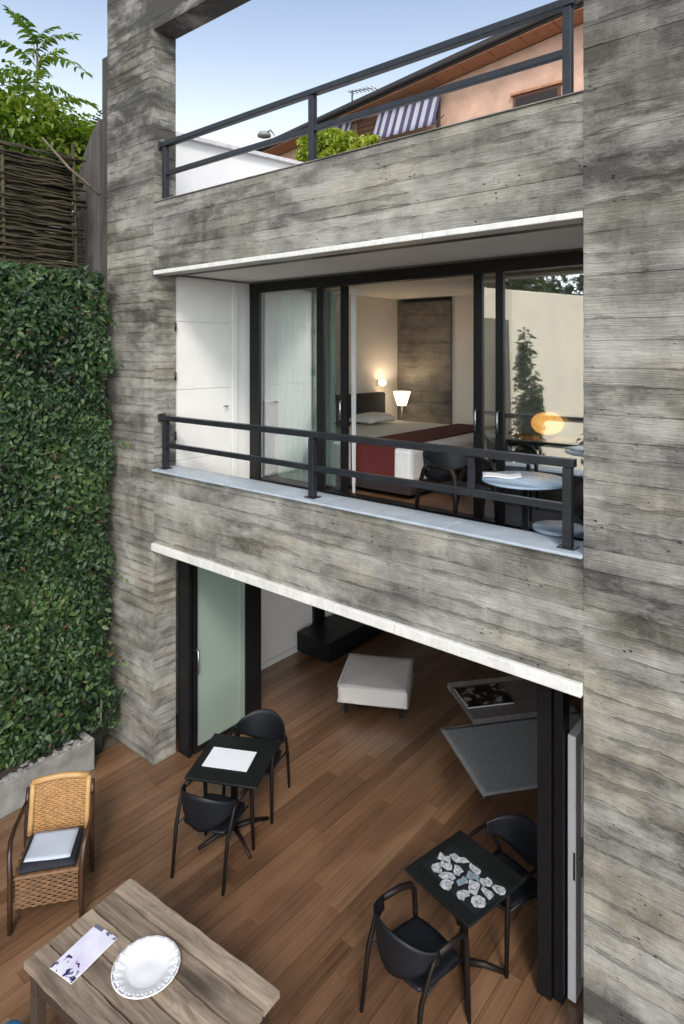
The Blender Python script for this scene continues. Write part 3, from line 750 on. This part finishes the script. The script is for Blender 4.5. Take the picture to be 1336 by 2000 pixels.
# ================================================================== FURNITURE
random.seed(3)
def rounded(fn): return fn
def make_armchair(label, group):
    t = thing('armchair', label, 'chair', (0, 0, 0), 0, group)      # faces +Y locally
    # dished seat
    def seat(u, v):
        x = (u-.5)*2; y = (v-.5)*2
        k = 1-.12*(x*x*y*y)
        sx = .225*(1-.06*y*(y < 0)); return (x*sx*k, y*.225*k+.02, .445-.016*(1-x*x)*(1-y*y)-.02*max(0, y-.6))
    m = MB(); m.grid(seat, 12, 12); m.build('seat', CHAIRM, t, solid=.016)
    # wrap-round shell back
    def back(u, v):
        a = (u-.5)*R(168); rr = .275
        top = .80-.10*abs(sin(a))**2.2; bot = .465+.14*abs(sin(a))**1.6
        z = bot+(top-bot)*v; lean = .05*(z-.45)/.35
        return (rr*sin(a)*(1+.02*v), -.02-(rr*.86)*cos(a)*(1+lean)-lean*.6, z)
    MB().grid(back, 24, 7).build('backrest', CHAIRM, t, solid=.014)
    for sx in (-1, 1):
        # front leg that runs up into the arm
        MB().tube([(sx*.262, .262, 0), (sx*.255, .245, .42), (sx*.255, .235, .60), (sx*.262, .20, .655), (sx*.275, .10, .672), (sx*.28, -.06, .68)],
                  [(.015, .017), (.021, .022), (.020, .022), (.018, .023), (.015, .024), (.012, .022)], 8).build('leg', LEGM, t)
        MB().tube([(sx*.262, -.285, 0), (sx*.266, -.215, .42), (sx*.276, -.13, .62), (sx*.279, -.09, .675)], [(.014, .015), (.019, .021), (.016, .019), (.012, .015)], 8).build('leg', LEGM, t)
        MB().tube([(sx*.225, .225, .43), (sx*.215, 0, .428), (sx*.262, -.215, .43)], .010, 6).build('side_rail', CHAIRM, t)
    return t
def make_bistro(label, size=.64):
    t = thing('bistro_table', label, 'table', (0, 0, 0), 0, 'black square bistro tables'); h = size/2
    B((-h, -h, .718), (h, h, .74)).build('tabletop', TABM, t, bevel=.005)
    MB().lathe([(.032, .06), (.032, .70), (.09, .705), (.09, .717)], 16).build('column', LEGM, t)
    for k in range(4):
        a = k*pi/2+pi/4
        MB().tube([(.02*cos(a), .02*sin(a), .075), (.16*cos(a), .16*sin(a), .065), (.33*cos(a), .33*sin(a), .014)], [(.02, .026), (.017, .022), (.012, .016)], 8).build('foot', LEGM, t)
    return t
A = pi/2
ch0 = make_armchair('black armchair in front of the left bistro table, seen from behind', 'black armchairs at the bistro tables')
ch0.location = (-4.68, -.44, 0); ch0.rotation_euler.z = R(109)-A
t1 = make_bistro('black bistro table beside the left glass door with a white placemat'); t1.location = (-4.80, -.10, 0); t1.rotation_euler.z = R(28)
t2 = copy_tree(t1); t2.location = (-2.40, .11, 0); t2.rotation_euler.z = R(-12); t2['label'] = 'black bistro table near the right pier with a patterned placemat'; t1.scale = (1.11, 1.11, 1)
for lab, loc, ang in (('black armchair behind the left bistro table against the glass door', (-4.98, .36, 0), 296), ('black armchair nearest the camera, drawn up to the patterned placemat table', (-2.50, -.40, 0), 78),
                      ('black armchair behind the patterned placemat table by the dark door post', (-2.30, .60, 0), 252)):
    c = copy_tree(ch0); c['label'] = lab; c.location = loc; c.rotation_euler.z = R(ang)-A
# placemats
pm = tag(B((-.225, -.15, 0), (.225, .15, .003)).build('placemat', PAPER, None), 'plain white paper placemat on the left bistro table', 'placemat')
def plane_from(a, b, c, z):                        # place a rectangle: a->b is one edge, a->c the other
    a, b, c = Vector(a), Vector(b), Vector(c); u = b-a; ctr = (b+c)/2; return (ctr.x, ctr.y, z), math.atan2(u.y, u.x)
pm.location = (-4.826, -.135, .7415); pm.rotation_euler.z = R(28.5)
p2 = thing('placemat', 'black placemat printed with pale shell-like shapes on the right bistro table', 'placemat', (-2.385, .075, .7415), R(-14))
B((-.27, -.175, 0), (.27, .175, .002)).build('mat', simple('black_mat', (.012, .013, .016), .5), p2)
random.seed(12)
SHM = simple('pale_print', (.40, .42, .43), .5, var=.6, nscale=30, bump=.2)
SHD = simple('blue_grey_print', (.20, .26, .30), .5, var=.35, nscale=30, bump=.2)
spots2 = [(-.16, -.085), (-.19, .01), (-.12, .085), (-.06, .01), (-.075, -.09), (.0, .11), (.02, -.035), (.04, .05), (.09, -.11), (.10, -.01), (.12, .095), (.18, .03), (.19, -.07), (-.02, -.135), (.21, .11), (-.14, -.02)]
for k, (x, y) in enumerate(spots2):
    x *= 1.12; y *= 1.1
    m = MB(); n = 9; r0 = random.uniform(.042, .06); ph = random.uniform(0, 6.3)
    poly = []
    for j in range(n):
        a = 2*pi*j/n; rr = r0*(1+.25*sin(a*2+ph)+.34*random.uniform(-1, 1)); poly.append((x+rr*cos(a), y+rr*.86*sin(a)))
    m.prism(poly, 2, .0022, .0034); o = m.build('print_shape', SHD if k in (7, 6) else SHM, p2)
    m2 = MB(); m2.tube([(x+r0*.45*cos(a), y+r0*.4*sin(a), .0036) for a in [ph+j*.55 for j in range(8)]], .0022, 4); m2.build('print_line', simple('dark_print', (.08, .09, .10), .6) if k == 0 else bpy.data.materials['dark_print'], p2)  # thin dark curves printed on each pale shape
# ---- weathered plank table
wt = thing('plank_table', 'weathered rustic plank table at the bottom left with plate and magazine', 'table', (-4.30, -1.535, 0), R(4.6))
W, L = .83, 1.47; y = 0; ws = [.16, .165, .17, .16, .175]
for k, pw in enumerate(ws):
    m = MB(); nseg = 10
    def top(u, v, y0=-y-pw+.009, pw=pw, k=k):
        e = .003*sin(u*17+k*2)+.003*sin(u*41+k)
        return (u*L+(.006*sin(k*7+1) if u > .5 else -.006*sin(k*5)), y0+(pw-.016)*v+(e if 0 < v < 1 else e*.8), .75+.0025*sin(k*3+v*4)+.002*sin(u*9+k))
    i0 = 0
    m.grid(top, 24, 3); n0 = len(m.v); m.v += [Vector((p.x, p.y, p.z-.042)) for p in m.v[:n0]]
    f0 = list(m.f)
    for f in f0: m.face([i+n0 for i in f][::-1])
    ring = [a*4 for a in range(25)]+[24*4+b for b in range(1, 4)]+[a*4+3 for a in range(23, -1, -1)]+[b for b in (2, 1)]
    for a in range(len(ring)):
        p, q = ring[a], ring[(a+1) % len(ring)]; m.face((p, q, q+n0, p+n0))
    m.sm = [False]*len(m.sm)
    m.build('plank', OLDWOOD, wt); y += pw
for x0, x1, y0, y1 in ((.06, .1, -.80, -.06), (L-.1, L-.06, -.80, -.06), (.1, L-.1, -.09, -.06), (.1, L-.1, -.80, -.77)): B((x0, y0, .60), (x1, y1, .707)).build('apron', OLDEDGE, wt, bevel=.004)
for x0 in (.05, L-.12):
    for y0 in (-.81, -.12): B((x0, y0, 0), (x0+.07, y0+.07, .706)).build('leg', OLDEDGE, wt, bevel=.005)
pt = thing('plate', 'large white plate with a wide rim on the plank table', 'plate', (-3.555, -1.895, .7555))
prof = [(.06, .0), (.10, .002), (.13, .026), (.205, .047), (.212, .051), (.207, .055), (.190, .0505), (.165, .044), (.140, .037), (.126, .024), (.116, .013), (.10, .009), (.05, .012), (.001, .014)]
def dish(u, v):
    k = v*(len(prof)-1); i = min(int(k+1e-6), len(prof)-2); f = k-i; r = prof[i][0]*(1-f)+prof[i+1][0]*f; z = prof[i][1]*(1-f)+prof[i+1][1]*f; a = 2*pi*u
    if .13 < r < .212 and v > .28: z += .0022*cos(20*a)*min(1, (r-.13)/.03)
    return (r*cos(a), r*sin(a), z)
MB().grid(dish, 120, len(prof)-1).build('dish', PORC, pt)
m = MB()
for k in range(44):
    a = 2*pi*k/44; q = sph((.181*cos(a), .181*sin(a), .0495), .006, 4, .6); b0 = len(m.v); m.v += q.v; [m.face([b0+i for i in f], True) for f in q.f]
m.build('rim_beads', PORC, pt)
MB().lathe([(.196, .0528), (.201, .0553), (.205, .0560)], 56, caps=False).build('rim_band', simple('grey_rim', (.42, .42, .45), .3), pt)
mg = thing('magazine', 'white magazine with dark and lilac print lying on the plank table', 'magazine', (-3.988, -2.075, .7555), R(10))
B((-.105, -.18, 0), (.105, .18, .006)).build('pages', PAPER, mg, bevel=.001)
def cover():
    s = NB('magazine_cover'); v = s.coord((1, 1, 1))
    n = s.noise(s.coord((9, 7, 1), (1, 4, 0)), 1.6, 4, .6, .6); sp = s.node('ShaderNodeSeparateXYZ'); s.link(v, sp.inputs[0])
    low = s.ramp(sp.outputs[1], [(.0, 1.), (.012, 0.)]);  # kept plain at the top
    g = s.math('LESS_THAN', sp.outputs[1], -.06); tp = s.math('GREATER_THAN', sp.outputs[1], .155)
    dark = s.math('MULTIPLY', s.math('GREATER_THAN', n, .55), g)
    c = s.ramp(s.noise(s.coord((4, 4, 1)), 1.5, 2, .5), [(.35, (.82, .82, .88)), (.6, (.72, .68, .84)), (.75, (.70, .55, .72))])
    c = s.mix(dark, c, (.03, .035, .10)); c = s.mix(s.math('MULTIPLY', tp, s.math('GREATER_THAN', n, .5)), c, (.15, .16, .22)); s.col(c); s.rough(.3); return s.m
B((-.104, -.179, .0062), (.104, .179, .0072)).build('cover', cover(), mg)
# blue stool tucked under the table
bs = thing('blue_stool', 'small stool with a blue seat under the plank table corner', 'stool', (-4.33, -2.40, 0))
MB().lathe([(.02, .24), (.06, .242), (.075, .25), (.075, .27), (.065, .285), (.02, .29)], 24).build('seat', BLUE, bs)
for k in range(4): a = k*pi/2+.4; MB().tube([(.04*cos(a), .04*sin(a), .25), (.08*cos(a), .08*sin(a), 0)], .012, 6).build('leg', LEGM, bs)
# ---- rattan armchair
rc = thing('rattan_armchair', 'rattan armchair with honey wicker back and black seat cushion by the planter', 'chair', (-5.40, -1.60, 0), R(-37.4)+A)   # front is -Y? local front = +Y rotated below
rc.rotation_euler.z = R(-37.4)-A
HW = .25
def weave(u, v, w, h, nu, nv): return .007*sin(u*nu*pi)*(1 if int(v*nv) % 2 else -1)
def bpos(x, s_):  # back surface, s 0..1 upward
    return Vector((x, -.235-.12*s_, .44+.385*s_+(.03*(1-(x/HW)**2))*s_))
def weave_panel(posfn, nrm, nu, nv):
    m = MB()
    for r_ in range(nv):
        v0, v1 = (r_+.08)/nv, (r_+.92)/nv
        def fn(u, v, v0=v0, v1=v1, r_=r_):
            p = posfn(u, v0+(v1-v0)*v); return p+nrm*(.006*sin(u*nu*pi+(r_ % 2)*pi)+.004*sin(v*pi))
        m.tint = random.random(); m.grid(fn, nu*3, 2)
    return m
m = weave_panel(lambda u, v: bpos((u-.5)*2*(HW-.035), .03+.93*v), Vector((0, .96, .25)), 13, 24)
m.build('wicker_back', RATTAN, rc)
m = MB(); m.grid(lambda u, v: bpos((u-.5)*2*(HW-.03), .02+.95*v)+Vector((0, -.012, 0)), 8, 8); m.build('back_lining', RATTAN_D, rc, solid=.006)
for sx in (-1, 1):
    m = MB(); m.tube([bpos(sx*(HW-.015), s_)+Vector((0, .004, 0)) for s_ in (0, .25, .5, .75, 1.0)], (.026), 8); m.build('back_post', simple('pale_rattan_wrap', (.44, .26, .10), .5, var=.25, nscale=30, stretch=(1, 1, 6)) if sx < 0 else bpy.data.materials['pale_rattan_wrap'], rc)
MB().tube([bpos(HW*x_, 1.0)+Vector((0, .004, 0)) for x_ in (-.95, -.5, 0, .5, .95)], .028, 8).build('top_rail', bpy.data.materials['pale_rattan_wrap'], rc)
m = weave_panel(lambda u, v: Vector(((u-.5)*2*(HW-.01), .225, .17+.25*v)), Vector((0, 1, 0)), 12, 13); m.build('wicker_apron', RATTAN_D, rc)
for sx in (-1, 1):
    m = weave_panel(lambda u, v: Vector((sx*(HW+.005), -.2+.42*u, .22+.20*v)), Vector((sx, 0, 0)), 10, 10); m.build('wicker_apron', RATTAN_D, rc)
B((-HW, -.23, .405), (HW, .235, .435)).build('seat', RATTAN_D, rc, bevel=.01)
for sx in (-1, 1):
    X = sx*(HW+.022)
    MB().tube([(X, .245, 0), (X, .25, .25), (X, .245, .45), (X+sx*.012, .22, .60), (X+sx*.03, .12, .655), (X+sx*.035, -.03, .66), (X+sx*.015, -.2, .68), (X, -.285, .70)],
              [.021, .022, .023, .022, (.020, .026), (.018, .028), (.018, .024), .018], 8).build('arm', DKWOOD, rc)
    MB().tube([(X, -.28, 0), (X, -.26, .4), (X, -.30, .70), (X, -.34, .80)], [.020, .022, .02, .016], 8).build('leg', DKWOOD, rc)
cu = tag(MB().grid(lambda u, v: ((u-.5)*.43, (v-.5)*.40, .03*(1-(2*u-1)**6)*(1-(2*v-1)**6)), 16, 16).build('seat_cushion', NAVY, None, solid=.03), 'thin black cushion on the rattan armchair', 'cushion')
cu.location = Vector((-5.40, -1.60, .455))+Vector((cos(R(-37.4)), sin(R(-37.4)), 0))*.02; cu.rotation_euler.z = R(-37.4)-A
np_ = tag(MB().grid(lambda u, v: ((u-.5)*.36, (v-.5)*.335, .004*sin(u*5)*sin(v*4)), 8, 8).build('folded_towel', simple('pale_blue_paper', (.46, .51, .58), .8, var=.05, nscale=6), None, solid=.008), 'pale blue-white folded cloth lying on the black chair cushion', 'towel')
np_.location = Vector((-5.40, -1.60, .507))+Vector((cos(R(-37.4)), sin(R(-37.4)), 0))*.015; np_.rotation_euler.z = R(-37.4)-A-R(3)

# ---- inside the ground floor
ot = thing('ottoman', 'square cream upholstered ottoman in the middle of the room', 'ottoman', (-5.17, 2.72, 0), R(29))
def puff(u, v):
    a = 2*pi*u; c_, s_ = cos(a), sin(a); r = 1/max(abs(c_), abs(s_)); r = r**.93
    k = min(1, v*2.2) if v < .5 else 1
    z = .17+.215*min(1, v/.6); rr = .452*r*(1+.012*sin(v*pi/.6)+.004*sin(a*9+v*8)) if v <= .6 else .452*r*(1-((v-.6)/.4)**1.0)
    if v > .6: z = .385+.03*sin((v-.6)/.4*pi/2)+.003*sin(7*rr*c_)*sin(5*rr*s_)
    return (rr*c_, rr*s_, z)
MB().grid(puff, 96, 20).build('cushion', OTTO, ot)
for z_ in (.182, .378): MB().tube([(.455*x_, .455*y_, z_) for x_, y_ in ((-1, -.97), (-.97, -1), (.97, -1), (1, -.97), (1, .97), (.97, 1), (-.97, 1), (-1, .97), (-1, -.97))], .007, 6).build('piping', OTTO, ot)
for sx in (-1, 1):
    for sy in (-1, 1): B((sx*.36-.02, sy*.36-.02, .004), (sx*.36+.02, sy*.36+.02, .17)).build('leg', LEGM, ot)
B((-.38, -.38, .12), (.38, .38, .175)).build('base', LEGM, ot)
rg = thing('rug', 'flat grey rug on the wooden floor behind the right bistro table', 'rug', (-4.144, 2.681, 0), R(-37.8))
MB().grid(lambda u, v: (u*1.22, v*1.9, .008+.002*sin(u*7+v*5)+.0015*sin(v*19)+.005*(max(0, 1-u*9)*max(0, 1-v*9))), 24, 30).build('pile', RUGM, rg, solid=.008)
B((-.03, -.006, .002), (1.25, 0, .012)).build('border', simple('pale_rug_border', (.34, .31, .28), .9), rg); B((-.03, 0, .002), (0, 1.9, .012)).build('border', bpy.data.materials['pale_rug_border'], rg)
lt = thing('coffee_table', 'low pale-edged coffee table behind the grey rug', 'table', (-4.559, 3.55, 0), R(-38.7))
B((0, 0, .03), (.89, 1.4, .10)).build('tabletop', simple('grey_beige_top', (.22, .20, .19), .5), lt, bevel=.006)
B((-.012, -.004, .028), (.10, 1.402, .1025)).build('edge_board', simple('pale_edge_board', (.42, .38, .33), .6), lt, bevel=.004)
for x in (.06, .77):
    for y in (.06, 1.2): B((x, y, 0), (x+.05, y+.05, .03)).build('leg', LEGM, lt)
def photo():
    s = NB('black_and_white_photo_print'); v = s.coord((1, 1, 1)); n = s.noise(s.coord((5, 5, 1), (2, 7, 0)), 1.4, 3, .5, .4)
    s.col(s.ramp(n, [(.44, (.012, .011, .011)), (.54, (.06, .05, .045)), (.62, (.5, .45, .41))])); s.rough(.35); return s.m
bk = thing('photo_book', 'dark picture book lying on the low coffee table', 'book', (-4.02, 3.56, .103), R(-38.7))
B((-.24, -.32, 0), (.24, .32, .018)).build('pages', PAPER, bk); B((-.243, -.323, .0185), (.243, .323, .021)).build('cover', photo(), bk)
cb = thing('low_cabinet', 'long low black cabinet along the white wall of the room', 'cabinet', (-6.6, 4.1, 0))
B((-.33, -1.1, .05), (.33, 1.1, .34)).build('body', BLACKM, cb, bevel=.006)
for k in range(3): B((.331, -1.08+k*.73, .07), (.343, -1.08+k*.73+.71, .32)).build('drawer', CHAIRM, cb, bevel=.003)
B((-6.995, 3.42, 0), (-6.93, 3.66, 2.6)).build('door_post', BLACKM, bld, bevel=.004)
# ---- upper room
def fold(x0, x1, y, z0, z1, amp, k): return MB().grid(lambda u, v: (x0+u*(x1-x0), y+amp*sin(u*k)*(.6+.4*sin(u*k*.37)), z0+(z1-z0)*v), 120, 3)
tag(fold(-6.05, -5.05, 1.72, 3.06, 5.45, .03, 60).build('curtain', CURT, None), 'pale green sheer curtain behind the left balcony glass', 'curtain')
tag(MB().grid(lambda u, v: (-4.70+(u-.5)*(.03+.05*v**.5), 1.63+.012*sin(u*20), 3.05+2.4*v), 14, 12).build('curtain', CURT_W, None), 'narrow bunched white curtain at the open balcony doorway', 'curtain')
bd = thing('bed', 'double bed with white linen and dark headboard in the upper room', 'bed', (-5.2, 3.05, 3.02))
B((-.98, -1.24, .06), (1.18, 1.24, .30)).build('bed_base', simple('dark_bed_base', (.03, .02, .02), .8), bd, bevel=.01)
B((-1.0, -1.28, .20), (1.21, 1.28, .585)).build('duvet', LINEN, bd, bevel=.05)
B((-1.19, -1.36, .0), (-1.04, 1.36, 1.02)).build('headboard', simple('charcoal_headboard', (.03, .03, .034), .8), bd, bevel=.03)
for y in (-.4, .4):
    tag(MB().grid(lambda u, v: ((u-.5)*.42, (v-.5)*.62, .09*((1-(2*u-1)**4)*(1-(2*v-1)**4))**.6), 12, 12).build('pillow', LINEN if y > 0 else simple('charcoal_pillow', (.05, .05, .055), .9), None, solid=.05), 'white pillow on the far half of the bed' if y > 0 else 'charcoal pillow on the near half of the bed', 'pillow').location = (-5.92, 3.05+y*1.4, 3.66)
ru = tag(MB().prism([(-1.302, .24), (-1.302, .602), (-1.24, .607), (1.24, .607), (1.302, .602), (1.302, .24), (1.292, .24), (1.288, .590), (-1.288, .590), (-1.292, .24)], 0, .36, 1.0).build('bed_throw', MAROON, None, bevel=.006, loc=(-5.2, 3.05, 3.02)), 'maroon throw laid across the foot of the white bed', 'throw')
def pl_light(name, loc, power, col=(1, .80, .60), r=.06):
    l = bpy.data.lights.new(name, 'POINT'); l.energy = power; l.color = col; l.shadow_soft_size = r
    o = bpy.data.objects.new(name, l); C.objects.link(o); o.location = loc; return o
LSH = emis('lit_lamp_shade', (1, .80, .50), 2.2); LSC = emis('lit_wall_lamp', (1, .75, .5), 1.8)
tl = thing('floor_lamp', 'lit lamp with a flared cream shade in front of the bedroom concrete pillar', 'lamp', (-6.02, 4.55, 3.02))
MB().lathe([(.13, 0), (.13, .02), (.012, .035), (.012, .80)], 16).build('stand', BLACKM, tl)
MB().lathe([(.075, .80), (.145, 1.03), (.141, 1.03), (.071, .80)], 20, caps=False).build('shade', LSH, tl)
pl_light('lamp_glow', (-6.02, 4.55, 3.95), 6, r=.03)
sc = thing('wall_lamp', 'small lit wall lamp above the dark headboard', 'lamp', (-6.39, 4.40, 4.19))
B((0, -.04, -.05), (.02, .04, .05)).build('bracket', STEEL, sc); MB().lathe([(.03, -.05), (.065, -.02), (.065, .03), (.05, .05)], 14, (.08, 0, 0), caps=False).build('shade', LSC, sc)
pl_light('wall_lamp_glow', (-6.31, 4.40, 4.20), .8, r=.02)
sb = thing('sideboard', 'dark sideboard with a pale edge behind the right balcony glass', 'sideboard', (-2.5, 2.55, 3.02))
B((-.75, -.22, 0), (.9, .22, .72)).build('body', simple('dark_sideboard', (.025, .02, .018), .5), sb, bevel=.005); B((-.77, -.25, .722), (.92, .24, .745)).build('worktop', simple('pale_top', (.5, .42, .28), .5), sb, bevel=.003)
ol = thing('oval_lamp', 'amber glowing oval lamp on the sideboard behind the right balcony glass', 'lamp', (-2.72, 2.5, 3.767))
sph((0, 0, .165), .17, 16, .72).build('globe', emis('amber_lamp_glass', (1, .46, .11), 2.0, (.8, .4, .1)), ol); MB().lathe([(.07, 0), (.07, .03), (.03, .05)], 16).build('foot', BLACKM, ol)
tag(B((-5.0, 1.62, 3.0), (3.0, 5.0, 3.02)).build('bedroom_floor', DECK, None), 'brown wooden floor of the upper bedroom', 'floor')['kind'] = 'structure'
# ---- balcony furniture
bt = thing('round_table', 'round pale blue topped balcony table behind the railing', 'table', (-2.13, .60, 3.02))
MB().lathe([(.30, .655), (.335, .66), (.335, .675), (.325, .68), (.01, .68)], 48).build('tabletop', simple('pale_blue_top', (.42, .54, .66), .25, var=.1), bt)
MB().lathe([(.2, 0), (.2, .015), (.025, .03), (.025, .655)], 20).build('pedestal', BLACKM, bt)
tag(MB().grid(lambda u, v: ((u-.5)*.30, (v-.5)*.21, .012*sin(u*6+1)*u), 8, 4).build('papers', PAPER, None, solid=.003, loc=(-2.32, .58, 3.709), rotz=.5), 'loose white papers on the round balcony table', 'paper')
sto = thing('round_stool', 'low round pale-topped stool in the right corner of the balcony', 'stool', (-1.80, .45, 3.02))
MB().lathe([(.14, .36), (.19, .365), (.19, .385), (.18, .39), (.01, .39)], 36).build('seat', simple('grey_blue_seat', (.25, .30, .37), .35), sto)
for k in range(3): a = k*2.09+.5; MB().tube([(.1*cos(a), .1*sin(a), .36), (.15*cos(a), .15*sin(a), 0)], .012, 6).build('leg', BLACKM, sto)
for lab, loc, ang in (('black armchair on the balcony left of the round table', (-2.95, .95, 3.02), -15)
        ,):
    c = copy_tree(ch0); c['label'] = lab; c.location = loc; c.rotation_euler.z = R(ang)-A; del c['group']
